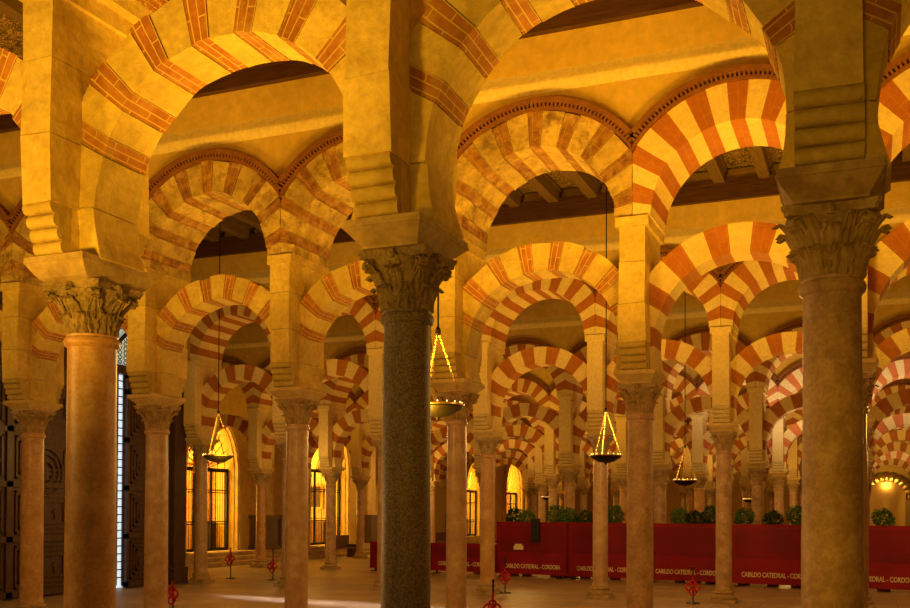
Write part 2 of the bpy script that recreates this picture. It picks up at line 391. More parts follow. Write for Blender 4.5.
# pier: courses of blocks with roll corbels front and back
def pier_meshes(var, mat, rolls=True, hw=.215):
    random.seed(100+var); mb = MB(); z = ZI+.02
    old = mat.startswith('ochre')
    hs = [.40, .55, .60, .50] if old else [.40, 1.55]
    tot = sum(hs[1:]); k = (UC-.14-z-.40)/tot
    for i, h in enumerate(hs):
        h *= k if i else 1; e = random.uniform(-.012, .012) if old else 0
        d = TF if i else TF-.20
        mb.box(-hw-e, -d-e, z, hw+e, d+e, z+h-(.008 if old else 0), 0, random.uniform(.2, .8)); z += h
    # lower part is narrower, the rolls carry the overhang
    mb.box(-hw-.05, -TF-.03, UC-.15, hw+.05, TF+.03, UC, 0, .5)          # ledge
    mb.prism([(-hw-.05, UC), (hw+.05, UC), (.285, UC+.35), (.285, UC+.002)][:2] + [(hw+.08, UC+.01), (-hw-.08, UC+.01)], -UT, UT)
    if old: rough(mb, .025, 1.9, var)
    body = mb.mesh('pier_body', [mat])
    cs = []
    for sg in (-1, 1):
        mb = MB(); n = 4 if rolls else 5; z0 = ZI+.02; hh = .42/n
        y_in = TF-.24
        for i in range(n):
            y_out = TF - .17*(1-(i+1)/n); zc = z0+hh*(i+.5)
            pts = [(y_in, z0+hh*i)] + [(y_out-hh*.42 + hh*.42*sin(pi*j/8), zc - hh*.5*cos(pi*j/8)) for j in range(9)] + [(y_in, z0+hh*(i+1))]
            k0 = len(mb.v); m = len(pts); w = hw*(.985+.01*(i+1)/n)
            mb.v += [(-w, sg*a, b) for a, b in pts] + [(w, sg*a, b) for a, b in pts]
            mb.quad([k0+j for j in range(m)]); mb.quad([k0+m+j for j in reversed(range(m))])
            for j in range(m):
                j2 = (j+1) % m; mb.quad((k0+j, k0+m+j, k0+m+j2, k0+j2))
        if old: rough(mb, .008, 5, var+sg)
        cs.append(mb.mesh('roll_corbel', [mat], 50))
    return body, cs
PIER = {}
def get_pier(var, mat, hw=.20):
    if (var, mat, hw) not in PIER: PIER[(var, mat, hw)] = pier_meshes(var, mat, hw=hw)
    return PIER[(var, mat, hw)]
# columns
def bell(t): return .19 + .035*t + .075*t**3
def leaf(mb, ang, z0, h, w, out, r_off=.012, curl=.05, lobes=5, nt=9, ns=7):
    n = len(mb.v); ca, sa = cos(ang), sin(ang)
    for side in (0, 1):
        for i in range(nt+1):
            t = i/nt
            if t < .78: z = z0+h*t/.78*.96; r = bell((z)/.38)+r_off + out*(t/.78)**2
            else:
                q = (t-.78)/.22*pi*.9; zz = z0+h*.96; r = bell(zz/.38)+r_off+out + curl*(1-cos(q))*.55; z = zz+curl*.55*sin(q) - curl*.25*(q/pi)
            ww = w*(1-.55*t**3)*(1+.16*sin(t*lobes*pi))
            for j in range(ns+1):
                s = j/ns*2-1
                rib = .014*cos(s*pi*2.5)*(1-t*.4); rr = r + rib - .03*s*s*(1-t) - side*.02
                x = rr*ca - s*ww*sa; y = rr*sa + s*ww*ca
                mb.v.append((x, y, z-(.006*side)))
    K = (nt+1)*(ns+1)
    for i in range(nt):
        for j in range(ns):
            a = n+i*(ns+1)+j; b = a+1; c = a+ns+2; d = a+ns+1
            mb.quad((a, b, c, d)); mb.quad((K+d, K+c, K+b, K+a))
    for i in range(nt):
        for j in (0, ns):
            a = n+i*(ns+1)+j; d = a+ns+1
            mb.quad((a, d, K+d, K+a) if j == 0 else (d, a, K+a, K+d))
    for j in range(ns):
        a = n+nt*(ns+1)+j; mb.quad((a, a+1, K+a+1, K+a))
def volute(mb, ang, z, r, size, wid):
    ca, sa = cos(ang), sin(ang); pts = []
    for i in range(22):
        q = i/21; a = pi*.9 - q*pi*2.9; rr = size*(1-q*.72)
        pts.append((r+rr*cos(a), z+rr*sin(a)))
    n = len(mb.v); th = size*.24
    for (x, zz), i in zip(pts, range(22)):
        cx, cz = r, z; dx, dz = x-cx, zz-cz; L = sqrt(dx*dx+dz*dz) or 1; ix, iz = x-dx/L*th, zz-dz/L*th
        for (a, b) in ((x, zz), (ix, iz)):
            for s in (-wid, wid): mb.v.append((a*ca - s*sa, a*sa + s*ca, b))
    for i in range(21):
        p = n+i*4; q = p+4
        mb.quad((p, p+1, q+1, q)); mb.quad((p+2, q+2, q+3, p+3)); mb.quad((p, q, q+2, p+2)); mb.quad((p+1, p+3, q+3, q+1))
    k = len(mb.v)    # centre disc
    for s in (-wid*.8, wid*.8):
        for i in range(10):
            a = 2*pi*i/10; x, zz = r+size*.45*cos(a), z+size*.45*sin(a); mb.v.append((x*ca-s*sa, x*sa+s*ca, zz))
    mb.quad([k+i for i in range(10)]); mb.quad([k+10+i for i in reversed(range(10))])
    for i in range(10): mb.quad((k+i, k+10+i, k+10+(i+1) % 10, k+(i+1) % 10))
def capital_mesh(var, mat, detail=True):
    mb = MB(); H = ZC-ZN
    mb.lathe([(bell(t)-.01, t*.38) for t in [i/8 for i in range(9)]], 24)
    if detail:
        nt, ns = (9, 7)
        for i in range(8): leaf(mb, 2*pi*(i+.5)/8, .0, .17, .075, .015, curl=.045 if var != 1 else .03, lobes=5)
        for i in range(8): leaf(mb, 2*pi*i/8, .08, .24 if i % 2 else .21, .07, .03, curl=.055, lobes=7)
        if var == 2:
            for i in range(16): leaf(mb, 2*pi*(i+.25)/16, .04, .14, .035, .03, curl=.03, lobes=9)
            for i in range(8): leaf(mb, 2*pi*(i+.5)/8, .16, .19, .05, .05, curl=.05, lobes=9)
        for i in range(4):
            volute(mb, pi/4+i*pi/2, .325, .315, .055, .035)
            leaf(mb, pi/4+i*pi/2, .15, .14, .05, .045, curl=.035)
            volute(mb, i*pi/2+.17, .33, .25, .035, .02); volute(mb, i*pi/2-.17, .33, .25, .035, .02)
    else:
        for i in range(8): leaf(mb, 2*pi*(i+.5)/8, .0, .17, .075, .015, curl=.045, nt=5, ns=3)
        for i in range(8): leaf(mb, 2*pi*i/8, .10, .22, .07, .04, curl=.05, nt=5, ns=3)
        for i in range(4):
            n = pi/4+i*pi/2; volute(mb, n, .325, .315, .055, .04)
    # abacus, concave sides
    pts = []
    for i in range(4):
        for j in range(9):
            s = j/8*2-1; a = i*pi/2; d = .255+.045*abs(s)**2.2; e = s*.275
            pts.append((d*cos(a)-e*sin(a), d*sin(a)+e*cos(a)))
    n = len(mb.v); k = len(pts)
    for zz, sc in ((.375, .94), (.40, .96), (.41, 1.0), (H, 1.02)): mb.v += [(x*sc, y*sc, zz) for x, y in pts]
    for l in range(3):
        for i in range(k): mb.quad((n+l*k+i, n+l*k+(i+1) % k, n+(l+1)*k+(i+1) % k, n+(l+1)*k+i))
    mb.quad([n+i for i in reversed(range(k))]); mb.quad([n+3*k+i for i in range(k)])
    if detail:
        for i in range(4):
            a = i*pi/2; mb.lathe([(.001, .36), (.03, .365), (.035, .40), (.02, .435), (.001, .44)], 8, 0, .27*cos(a), .27*sin(a), False)
    rough(mb, .009, 9, var)
    return mb.mesh('capital', [mat], 40)
CAPS = {}
def get_cap(var, mat, det):
    if (var, mat, det) not in CAPS: CAPS[(var, mat, det)] = capital_mesh(var, mat, det)
    return CAPS[(var, mat, det)]
SH = {}
def get_shaft(mat, zn, var):
    k = (mat, zn, var)
    if k not in SH:
        mb = MB(); r = .198
        p = [(r*1.10, .30), (r*1.10, .33), (r*1.03, .37)]
        for i in range(13):
            t = i/12; p.append((r*(1.02-.07*t+.02*sin(pi*t)), .40+(zn-.12-.40)*t))
        p += [(r*.96, zn-.11), (r*1.07, zn-.09), (r*1.11, zn-.055), (r*1.07, zn-.03), (r*1.0, zn-.02), (r*1.02, zn)]
        mb.lathe(p, 40); rough(mb, .005, 2.2, var)
        SH[k] = mb.mesh('shaft', [mat], 35)
    return SH[k]
def base_mesh():
    mb = MB(); r = .2
    mb.box(-.31, -.31, 0, .31, .31, .09)
    mb.lathe([(.30, .09), (.315, .115), (.315, .14), (.29, .165), (.255, .18), (.24, .20), (.245, .225), (.262, .235), (.265, .26), (.25, .285), (.22, .30)], 32)
    return rough(mb, .006, 5).mesh('base', ['capital'], 40)
BASE = base_mesh()
def impost_mesh(mat, ribbed=False):
    mb = MB()
    if ribbed:
        for i in range(6):
            t = i/6; t2 = (i+1)/6
            a, b = .24+.08*t**.7, .33+.15*t**.7; a2, b2 = .24+.08*t2**.7, .33+.15*t2**.7
            mb.box(-a, -b, .0+.17*t, a, b, .17*t2, 0, .5, (-a2, -b2, a2, b2))
        mb.box(-.325, -.485, .168, .325, .485, .235)
    else:
        mb.box(-.23, -.32, 0, .23, .32, .025); mb.box(-.23, -.32, .02, .23, .32, .165, 0, .5, (-.32, -.48, .32, .48))
        mb.box(-.325, -.485, .16, .325, .485, .185); mb.box(-.318, -.475, .185, .318, .475, .235)
    mb.v = [(x, y, z*.80) for x, y, z in mb.v]
    return rough(mb, .008, 4, 3).mesh('impost_block', [mat], 30)
IMP = {}
ORD = {1: 'nearest', 2: 'second', 3: 'third', 4: 'fourth', 5: 'fifth', 6: 'sixth', 7: 'seventh', 8: 'eighth', 9: 'ninth'}
def NUM(k): return ['no', 'one', 'two', 'three', 'four', 'five', 'six', 'seven', 'eight', 'nine', 'ten'][int(k)]
def pos(r):
    if r == 5: return 'in line behind big right column'
    k = abs(5-r); return '%s bay%s %s of big right column' % (NUM(k), '' if k == 1 else 's', 'left' if r < 5 else 'right')
ORDN = ['first', 'second', 'third', 'fourth', 'fifth', 'sixth', 'seventh', 'eighth', 'ninth']
def apos(r):
    return '%s bay left of big right column' % ORDN[4-r] if r < 5 else '%s bay right of big right column' % ORDN[r-5]
COLM = {(1, 3): ('brownmarble', 'brown marble', 1.10), (1, 4): ('granite', 'dark grey granite', .96), (1, 5): ('tanmarble', 'pitted tan marble', .97),
        (2, 0): ('brownmarble', 'warm brown marble', 1.10), (2, 1): ('rosemarble', 'rosy brown marble', 1.10), (2, 2): ('rosemarble', 'polished rosy marble', 1.02), (2, 3): ('rosemarble', 'slim rosy marble', .86),
        (2, 4): ('tanmarble', 'pale tan marble', 1.03), (2, 5): ('rosemarble', 'rosy marble', 1.0)}
def column(a, r, dz):
    mat, desc, sc = COLM.get((a, r), (random.choice(['tanmarble', 'rosemarble', 'brownmarble']), 'weathered stone', random.uniform(.92, 1.04)))
    near = a <= 2
    own = {(1, 3): 'thick brown marble column in the left foreground with spreading leafy capital', (1, 4): 'dark grey granite foreground column with leafy capital, centre left',
           (1, 5): 'big pitted tan marble foreground column on the right with drilled capital', (2, 0): 'leaning brown column at far left before the dark carved doors', (2, 1): 'rosy brown column between left foreground column and left chapel grille'}.get((a, r))
    t = thing('column', own or '%s column in the %s arcade, %s' % (desc, ORD[a], pos(r)), 'column', (U(r), AD[a], 0), 0, 'columns of the %s arcade' % ORD[a])
    lean = {(2, 0): .05, (2, 1): .012}.get((a, r), 0)
    b = obj('base', BASE, t); b.scale = (sc, sc, 1)
    s = obj('shaft', get_shaft(mat, round(ZN+dz, 2), r % 3), t); s.scale = (sc, sc, 1); s.rotation_euler.z = r*1.3+a
    cm = 'capital_shaded' if (a == 1 and r != 5) else 'capital'
    v = 2 if (a, r) == (1, 5) else (1 if (a, r) == (1, 3) else 0)
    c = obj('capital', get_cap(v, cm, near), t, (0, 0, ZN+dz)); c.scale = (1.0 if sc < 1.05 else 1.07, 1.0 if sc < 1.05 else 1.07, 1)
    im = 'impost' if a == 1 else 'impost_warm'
    k = (im, (a, r) == (1, 3))
    if k not in IMP: IMP[k] = impost_mesh(*k)
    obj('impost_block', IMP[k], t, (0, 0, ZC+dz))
    return t
def style(a, r):
    if a == 1: return 'old', 'old'
    if a == 2: return ('old', 'aged') if r < 4 else ('painted', 'painted')
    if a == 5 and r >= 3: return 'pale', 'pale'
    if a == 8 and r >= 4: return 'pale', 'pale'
    return 'painted', 'painted'
def wall_arcade(a, r0, r1, dz):
    # plaster wall above the upper arches
    mb = MB(); n = 24
    x0 = U(r0)-1.55; x1 = U(r1)+1.55
    cols = [x0]
    bot = []
    am = acos(1.55/UD)
    z_low = UC+dz+UD*sin(am)
    bot.append((x0, z_low + 0.5)) if False else None
    xs = []
    for r in range(r0, r1):
        cx = U(r+.5)
        for k in range(n+1):
            ang = (pi-am) - (pi-2*am)*k/n
            xs.append((cx+UD*cos(ang), UC+dz+UD*sin(ang)))
    xs = [(x0, UC+dz)] + [(U(r0)-.01, UC+dz)] + xs + [(U(r1)+.01, UC+dz), (x1, UC+dz)]
    k0 = 0
    for x, z in xs: mb.v += [(x, -WT, z), (x, WT, z), (x, -WT, 10.5), (x, WT, 10.5)]
    for i in range(len(xs)-1):
        p = i*4; q = p+4
        mb.quad((p, q, q+2, p+2)); mb.quad((p+1, p+3, q+3, q+1)); mb.quad((p, p+1, q+1, q)); mb.quad((p+2, q+2, q+3, p+3))
    mb.quad((0, 2, 3, 1)); e = (len(xs)-1)*4; mb.quad((e, e+1, e+3, e+2))
    o = mb.build('wall_arcade', 'plaster'); o.location = (0, AD[a], 0); tag(o, kind='structure')
    # string course
    mb = MB()
    prof = [(0, 0), (.015, 0), (.03, .04), (.05, .10), (.07, .16), (.07, .19), (.045, .25), (.02, .36), (.0, .48)]
    for sg in (-1, 1):
        k = len(mb.v); m = len(prof)
        for x in (x0, x1): mb.v += [(x, sg*(WT-.02+p), 8.80+dz*.6+q) for p, q in prof]
        for i in range(m):
            j = (i+1) % m; mb.quad((k+i, k+j, k+m+j, k+m+i))
    o = mb.build('trim_stringcourse', 'corn', None, 30); o.location = (0, AD[a], 0); tag(o, kind='structure')
# big structure first
fl = MB(); fl.box(-34, -8, -.2, 16, 92, 0); tag(fl.build('floor', 'floor'), kind='structure')
for a in AD:
    r0, r1 = ROWS[a]; wall_arcade(a, r0, r1, -.55 if a >= 4 else 0)
# ceilings
CZ0 = 10.50
beam_me = {}
AL = [-1.5] + [AD[k] for k in sorted(AD)] + [84.0]
for i in range(len(AL)-1):
    d0, d1 = AL[i]+WT, AL[i+1]-WT; lo, hi = -27.0, U(7)+1.5
    c = MB(); c.box(lo, d0, CZ0, hi, d1, CZ0+.12)
    ce = c.build('ceiling', 'coffer'); tag(ce, kind='structure')
    for sg, d in ((1, d0), (-1, d1)):
        k = MB(); y = sorted((d, d+sg*.14)); y2 = sorted((d, d+sg*.24)); y3 = sorted((d, d+sg*.30))
        k.box(lo, y[0], ZW, hi, y[1], ZW+.12); k.box(lo, y[0]+.0, ZW+.12, hi, y[1], ZW+.30); k.box(lo, y2[0], ZW+.27, hi, y2[1], ZW+.34); k.box(lo, y3[0], ZW+.34, hi, y3[1], ZW+.46)
        tag(k.build('trim_cornice', 'cornice'), kind='structure')
    if i <= 4:
        ln = round(d1-d0, 2); k = MB(); k.box(-.13, 0, 0, .13, ln, .40); k.box(-.17, 0, .30, .17, ln, .37)
        me = k.mesh('beam', ['beam'])
        rr = {0: (3, 7), 1: (1, 7), 2: (-1, 7), 3: (-2, 7), 4: (-2, 7)}[i]
        x = U(rr[0])
        while x < U(rr[1]):
            obj('beam', me, ce, (x, d0, CZ0-.40)); x += S/3

# ------------------------------------------------------------------ west wall with chapels
WU = -25.3
CH = [(34.9, 1.75, 3.9), (44.7, 1.9, 4.2), (64.8, 1.55, 3.6), (73.2, 1.9, 3.6)]   # centre D, half width, springing height
def opening_wall():
    mb = MB(); d = 8.0; th = .9
    for (c, hw, zs) in CH:
        x0, x1 = c-hw, c+hw
        mb.box(WU-th, d, 0, WU, x0, 10.6)
        n = 16
        for i in range(n):
            a, b = pi-pi*i/n, pi-pi*(i+1)/n; k = 1.25
            pa, pb = c+hw*cos(a), c+hw*cos(b); za, zb = zs+hw*k*sin(a), zs+hw*k*sin(b)
            q = len(mb.v)
            for u in (WU-th, WU): mb.v += [(u, pa, za), (u, pb, zb), (u, pb, 10.6), (u, pa, 10.6)]
            mb.quad((q, q+3, q+2, q+1)); mb.quad((q+4, q+5, q+6, q+7)); mb.quad((q, q+1, q+5, q+4))
        d = x1
    mb.box(WU-th, d, 0, WU, 84.5, 10.6)
    return mb
tag(opening_wall().build('wall_west', 'plaster'), kind='structure')
k = MB(); k.box(-27, 84, 0, 12, 84.8, 10.6); tag(k.build('wall_north', 'plaster'), kind='structure')
k = MB(); k.box(WU, 27.5, 0, WU+1.9, 60, .17); k.box(WU, 27.5, .17, WU+1.5, 60, .34); k.box(WU, 27.5, .34, WU+1.1, 60, .50)
tag(k.build('trim_steps', 'impost'), kind='structure')
for i, (c, hw, zs) in enumerate(CH):
    k = MB(); b = WU-.9
    k.box(b-3.2, c-hw-.8, 0, b-3.0, c+hw+.8, 7.5); k.box(b-3.0, c-hw-.8, 0, b, c-hw-.6, 7.5); k.box(b-3.0, c+hw+.6, 0, b, c+hw+.8, 7.5); k.box(b-3.2, c-hw-.8, 7.3, b, c+hw+.8, 7.5); k.box(b-3.2, c-hw-.8, 0, b+.9, c+hw+.8, .5)
    tag(k.build('wall_chapel', 'cream'), kind='structure')
    lamp('POINT', (b-1.3, c+.3, 5.6), 800, (1, .60, .09), rad=.25, name='chapel_lamp')
    lamp('POINT', (b-1.3, c-.3, 2.4), 420, (1, .60, .09), rad=.25, name='chapel_lamp')
# fix the opening threshold: chapels stand on the top step
CHD = ['golden lit chapel grille with pointed top behind the left hanging lamp', 'tall iron chapel grille with radiating fanlight behind the thin column', 'iron chapel grille with glowing fanlight left of the red barrier end', 'farthest chapel grille with small round fanlight above the barrier plants']
for i, (c, hw, zs) in enumerate(CH):
    g = thing('chapel_grille', CHD[i], 'grille', (WU-.35, c, .5))
    z1 = zs-.5
    k = MB(); nb = int(hw*2/.16)
    for j in range(nb+1):
        y = -hw+.03+(2*hw-.06)*j/nb; k.tube([(0, y, 0), (0, y, z1)], .012 if j % 4 else .02, 5)
    for z in (.06, z1*.33, z1*.36, z1*.72, z1*.75): k.tube([(0, -hw, z), (0, hw, z)], .022, 5)
    k.build('bars', 'iron', g)
    k = MB()
    for y in (-hw+.04, -hw*.33, hw*.33, hw-.04): k.box(-.05, y-.045, 0, .05, y+.045, z1)
    k.box(-.05, -hw, z1-.08, .05, hw, z1+.08); k.box(-.05, -hw, 0, .05, hw, .12)
    k.build('frame', 'iron', g)
    k = MB()
    for j in range(17):
        a = pi*j/16; k.tube([(0, .25*cos(a), z1+.25*sin(a)), (0, hw*.98*cos(a), z1+hw*1.23*sin(a))], .017, 5)
    for rr in (.25, .6, .9): k.tube([(0, hw*rr*cos(pi*j/20), z1+hw*rr*1.25*sin(pi*j/20)) for j in range(21)], .018, 5)
    k.build('fanlight', 'gold' if i else 'iron', g)
    # stone surround
    s = thing('chapel_surround', ['moulded stone chapel frame behind the left hanging lamp', 'stone chapel frame around the radiating fanlight', 'stone chapel frame left of the red barrier', 'stone chapel frame above the barrier plants at far left'][i], 'door frame', (WU+.02, c, .5))
    for sg in (-1, 1):
        k = MB(); y0, y1 = sorted((sg*(hw+.02), sg*(hw+.34)))
        k.box(0, y0, 0, .16, y1, z1); k.box(0, sg*(hw+.12)-.05, 0, .22, sg*(hw+.12)+.05, z1); k.build('jamb', 'impost_warm', s)
    k = MB()
    for (ra, rb, dd) in ((.02, .34, .16), (.07, .17, .22)):
        q = len(k.v); n = 20
        for j in range(n+1):
            a = pi*j/n
            for rr in (ra, rb):
                for u in (0, dd): k.v.append((u, (hw+rr)*cos(a), z1+(hw*1.25+rr)*sin(a)))
        for j in range(n):
            p = q+j*4; e = p+4; k.quad((p, e, e+2, p+2)); k.quad((p+1, p+3, e+3, e+1)); k.quad((p, p+1, e+1, e)); k.quad((p+2, e+2, e+3, p+3))
    k.build('archivolt', 'impost_warm', s)
    # altar and picture inside
    a = thing('altar', ['carved altar seen through the left grille', 'brown wooden altar front behind the fanlight grille', 'altar inside the chapel left of the barrier', 'altar inside the farthest chapel'][i], 'altar', (WU-2.35, c+hw-.1, .5), -pi/2)
    k = MB(); k.box(-.5, -hw*.75, 0, .5, hw*.75, 1.15); k.box(-.55, -hw*.8, 1.1, .55, hw*.8, 1.2); k.build('table', 'pew', a)
    k = MB(); k.box(-.52, -hw*.85, 1.2, -.40, hw*.85, 3.9)
    for q in range(4): k.box(-.42, -hw*.85+q*hw*.5, 1.2, -.30, -hw*.85+q*hw*.5+.16, 3.9)
    k.box(-.42, -hw*.9, 3.8, -.25, hw*.9, 4.05); (k.build('retable', 'retable', a) if i != 1 else None)
    for sg in (-1, 1):
        k = MB(); k.lathe([(.09, 1.2), (.03, 1.24), (.03, 1.6), (.06, 1.62), (.02, 1.66), (.02, 1.9)], 10, 0, .1, sg*hw*.4); k.build('candlestick', 'gold', a)
    p = thing('picture', ['dark framed picture in the left chapel', 'dark framed picture hung above the wooden altar', 'framed picture in the chapel left of the barrier', 'small framed picture in the farthest chapel'][i], 'picture', (WU-2.3, c+hw+.52, 2.3 if i == 1 else 4.9), -pi/2)
    k = MB(); k.box(0, -.7, 0, .1, .7, 1.3); k.build('frame', 'gold', p); k = MB(); k.box(.1, -.6, .1, .13, .6, 1.2); k.build('canvas', 'doorwood', p)
# classical pilasters on pedestals between the chapels
for (d, w, lab) in ((38.3, .42, 'fluted stone pilaster just right of the left chapel grille'), (40.4, .52, 'tall stone pilaster on dark pedestal between two chapels'), (48.4, .45, 'stone pilaster on dark pedestal right of the fanlight chapel'), (31.6, .40, 'stone pilaster left of the left chapel grille'), (60.6, .45, 'slim stone pilaster before the third chapel')):
    p = thing('pilaster', lab, 'pilaster', (WU+.5, d, .5))
    k = MB(); k.box(-.5, -w-.12, 0, .45, w+.12, .15); k.box(-.5, -w-.04, .15, .38, w+.04, 1.35); k.box(-.5, -w-.12, 1.35, .45, w+.12, 1.5); k.build('pedestal', 'granite', p)
    k = MB(); k.box(-.5, -w, 1.5, .1, w, 5.0)
    for j in range(5): k.lathe([(w*.16, 1.62), (w*.16, 4.95)], 10, 0, .1, -w*.8+w*.4*j)
    k.box(-.5, -w-.06, 1.5, .18, w+.06, 1.64); k.build('shaft', 'impost_warm', p)
    k = MB()
    for j, (e, h) in enumerate(((.0, .08), (.05, .1), (.02, .25), (.10, .1), (.16, .12))): k.box(-.5, -w-e, 5.0+sum((.08, .1, .25, .1, .12)[:j]), .15+e, w+e, 5.0+sum((.08, .1, .25, .1, .12)[:j+1]))
    k.build('capital', 'impost_warm', p)

# ------------------------------------------------------------------ arcades
for a in AD:
    dz = -.55 if a >= 4 else 0
    r0, r1 = ROWS[a]
    for r in range(r0, r1+1):
        random.seed(a*31+r)
        if r > -3: column(a, r, dz)
        sl, su = style(a, r)
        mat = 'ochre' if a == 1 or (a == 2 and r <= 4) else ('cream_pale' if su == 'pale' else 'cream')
        hw, ou = {(1, 3): (.155, -.06), (1, 4): (.18, -.035), (1, 5): (.205, 0)}.get((a, r), (.20, 0))
        bd, cs = get_pier((r % 3), mat, hw)
        if r > -3:
            t = thing('pier', '%s pier with rolled corbels, %s arcade, %s' % ('ochre stone' if mat == 'ochre' else 'cream painted', ORD[a], pos(r)), 'pier', (U(r)+ou, AD[a], dz), 0, 'piers of the %s arcade' % ORD[a])
            obj('pier_body', bd, t)
            for c in cs: obj('roll_corbel', c, t)
        if r < r1:
            d = {'old': 'ochre stone and brick', 'aged': 'weathered stone and brick', 'painted': 'red and cream striped', 'pale': 'pale red and white striped'}
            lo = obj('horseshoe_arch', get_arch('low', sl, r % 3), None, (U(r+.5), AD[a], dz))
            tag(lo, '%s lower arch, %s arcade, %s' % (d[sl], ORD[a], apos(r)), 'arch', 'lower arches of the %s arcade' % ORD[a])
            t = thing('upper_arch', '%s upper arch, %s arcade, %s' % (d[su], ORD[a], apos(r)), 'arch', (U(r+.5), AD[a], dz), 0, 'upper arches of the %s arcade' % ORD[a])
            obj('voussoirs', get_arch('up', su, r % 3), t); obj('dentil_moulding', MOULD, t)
random.seed(5)

# ------------------------------------------------------------------ wooden portal on the left
PU = -19.3
p = thing('wooden_portal', 'dark carved wooden entrance vestibule behind the left columns', 'portal', (PU, 21.5, 0))
k = MB(); k.box(-5.9, -5.0, 0, -.25, -4.8, 7.4); k.box(-5.9, 3.5, 0, -.25, 3.7, 7.4); k.box(-5.9, -5.0, 7.4, .1, 3.8, 7.6); k.build('side_panelling', 'doorwood', p)
def door(y0, y1, z1, roundel=False):
    k = MB(); w = y1-y0
    k.box(-.16, y0+.01, .05, -.04, y1-.01, z1)
    st = .10
    for (a, b, c, d) in ((y0, y0+st, .05, z1), (y1-st, y1, .05, z1)): k.box(-.1, a, c, .02, b, d)
    zz = .05
    while zz < z1-.2:
        k.box(-.1, y0, zz, .02, y1, zz+.14)
        h = min(1.35, z1-zz-.1)
        for e in (.20, .32, .44):
            if w/2-e < .06: continue
            ya, yb, za, zb = y0+e, y1-e, zz+e, zz+h-e+.12
            if zb-za < .1: continue
            for q in ((ya, ya+.05, za, zb), (yb-.05, yb, za, zb), (ya, yb, za, za+.05), (ya, yb, zb-.05, zb)): k.box(-.06, q[0], q[2], .0, q[1], q[3])
        nj = 5
        for j in range(nj):
            y = y0+.2+(w-.4)*(j+.5)/nj; k.box(-.05, y-.03, zz+h*.5-.12, -.005, y+.03, zz+h*.5+.15)
            k.box(-.05, y-.09, zz+h*.5+(j % 2)*.1-.05, -.008, y+.09, zz+h*.5+(j % 2)*.1)
        zz += h
    k.box(-.1, y0, z1-.1, .02, y1, z1)
    if roundel:
        yc = (y0+y1)/2
        for rr in (.28, .46, .6): k.tube([(.0, yc+rr*min(1, w/1.3)*cos(2*pi*j/28), 3.15+rr*sin(2*pi*j/28)) for j in range(28)], .035, 6, 0, True)
    return k
for (y0, y1, rd) in ((-4.8, -2.9, True), (-2.9, -.62, True), (-.62, .78, True)):
    door(y0, y1, 7.3, rd).build('door_leaf', 'doorwood', p)
door(1.27, 3.0, 6.0).build('door_leaf', 'doorwood', p)
k = MB()
for (y0, y1, u) in ((2.95, 3.1, .05), (3.1, 3.65, .22), (3.65, 3.8, .05)): k.box(-.3, y0, 0, u, y1, 7.5)
k.box(-.3, 3.0, 0, .24, 3.75, .5); k.box(-.3, 2.95, 7.3, .24, 3.8, 7.6); k.build('post', 'doorwood', p)
k = MB(); k.box(-.2, -5.0, 7.3, .12, 3.8, 7.6); k.box(-.2, .78, 6.0, .0, 2.95, 6.25)
k.build('lintel', 'doorwood', p)
k = MB()
for j in range(3): k.box(-.14, .78+.235*j-.015, .1, -.10, .78+.235*j+.015, 6.0)
z = .3
while z < 6: 
    k.box(-.14, .78, z, -.10, 1.27, z+.03); z += .22
z = .35
while z < 5.7:
    k.tube([(-.12, .90, z), (-.12, 1.02, z+.1), (-.12, 1.14, z), (-.12, 1.02, z-.1)], .012, 5, 0, True); z += .22
k.build('lattice', 'doorwood', p)
k = MB(); k.box(-.24, .68, .02, -.22, 1.42, 6.0); k.build('pane', 'day', p)
k = MB()
for i in range(8):
    for j in range(8):
        yy, zz2 = .85+i*.22, 6.35+j*.13
        if (yy-1.85)**2/1.05**2+((zz2-6.25)/1.1)**2 < 1: k.tube([(-.1, yy+.07*cos(q*pi/3), zz2+.055*sin(q*pi/3)) for q in range(6)], .014, 5, 0, True)
for rr in (1.0,): k.tube([(-.08, 1.85+1.06*cos(pi*j/20), 6.25+1.05*sin(pi*j/20)) for j in range(21)], .06, 6)
k.build('tympanum_lattice', 'doorwood', p)
k = MB(); k.box(-.24, .8, 6.25, -.22, 2.9, 7.3); k.build('pane', 'day2', p)
# daylight falling through the door gap
dl = bpy.data.lights.new('daylight', 'AREA'); dl.shape = 'RECTANGLE'; dl.size = .16; dl.size_y = 3.6; dl.energy = 34; dl.color = (.95, .92, 1); dl.spread = R(13)
do = bpy.data.objects.new('daylight', dl); C.objects.link(do); do.location = (PU+.15, 22.5, 2.6)
do.rotation_euler = Vector((7.0, -1.2, -2.6)).to_track_quat('-Z', 'Y').to_euler()

# ------------------------------------------------------------------ red barrier
def PB(u): return 32.67 - (u+11.72)*.172 if u < 1 else 30.48 - (u-1)*.05
TXT = None
tc = bpy.data.curves.new('lettering', 'FONT'); tc.body = 'CABILDO CATEDRAL - CORDOBA'; tc.size = .20; tc.extrude = .002; tc.offset = .005
to = bpy.data.objects.new('tmp', tc); C.objects.link(to); bpy.context.view_layer.update()
dg = bpy.context.evaluated_depsgraph_get(); TXT = bpy.data.meshes.new_from_object(to.evaluated_get(dg)); TXT.name = 'lettering'
bpy.data.objects.remove(to); TXT.materials.clear(); TXT.materials.append(M['lettering'])
tw = max(v.co.x for v in TXT.vertices); 
PW = 2.66
u = -11.87-2*2.66; i = 0
pl = ['low dark red panel at the far left, behind the slim rosy column', 'low dark red lettered panel just left of the taller red panels', 'tall red lettered panel at the left end, with the black box', 'tall red lettered panel half behind the fourth slender column', 'tall red lettered panel behind the pale tan marble column', 'tall red lettered panel behind the rope stanchion', 'tall red lettered panel left of the big right column', 'tall red panel mostly hidden behind the big right column', 'tall red lettered panel at the far right edge']
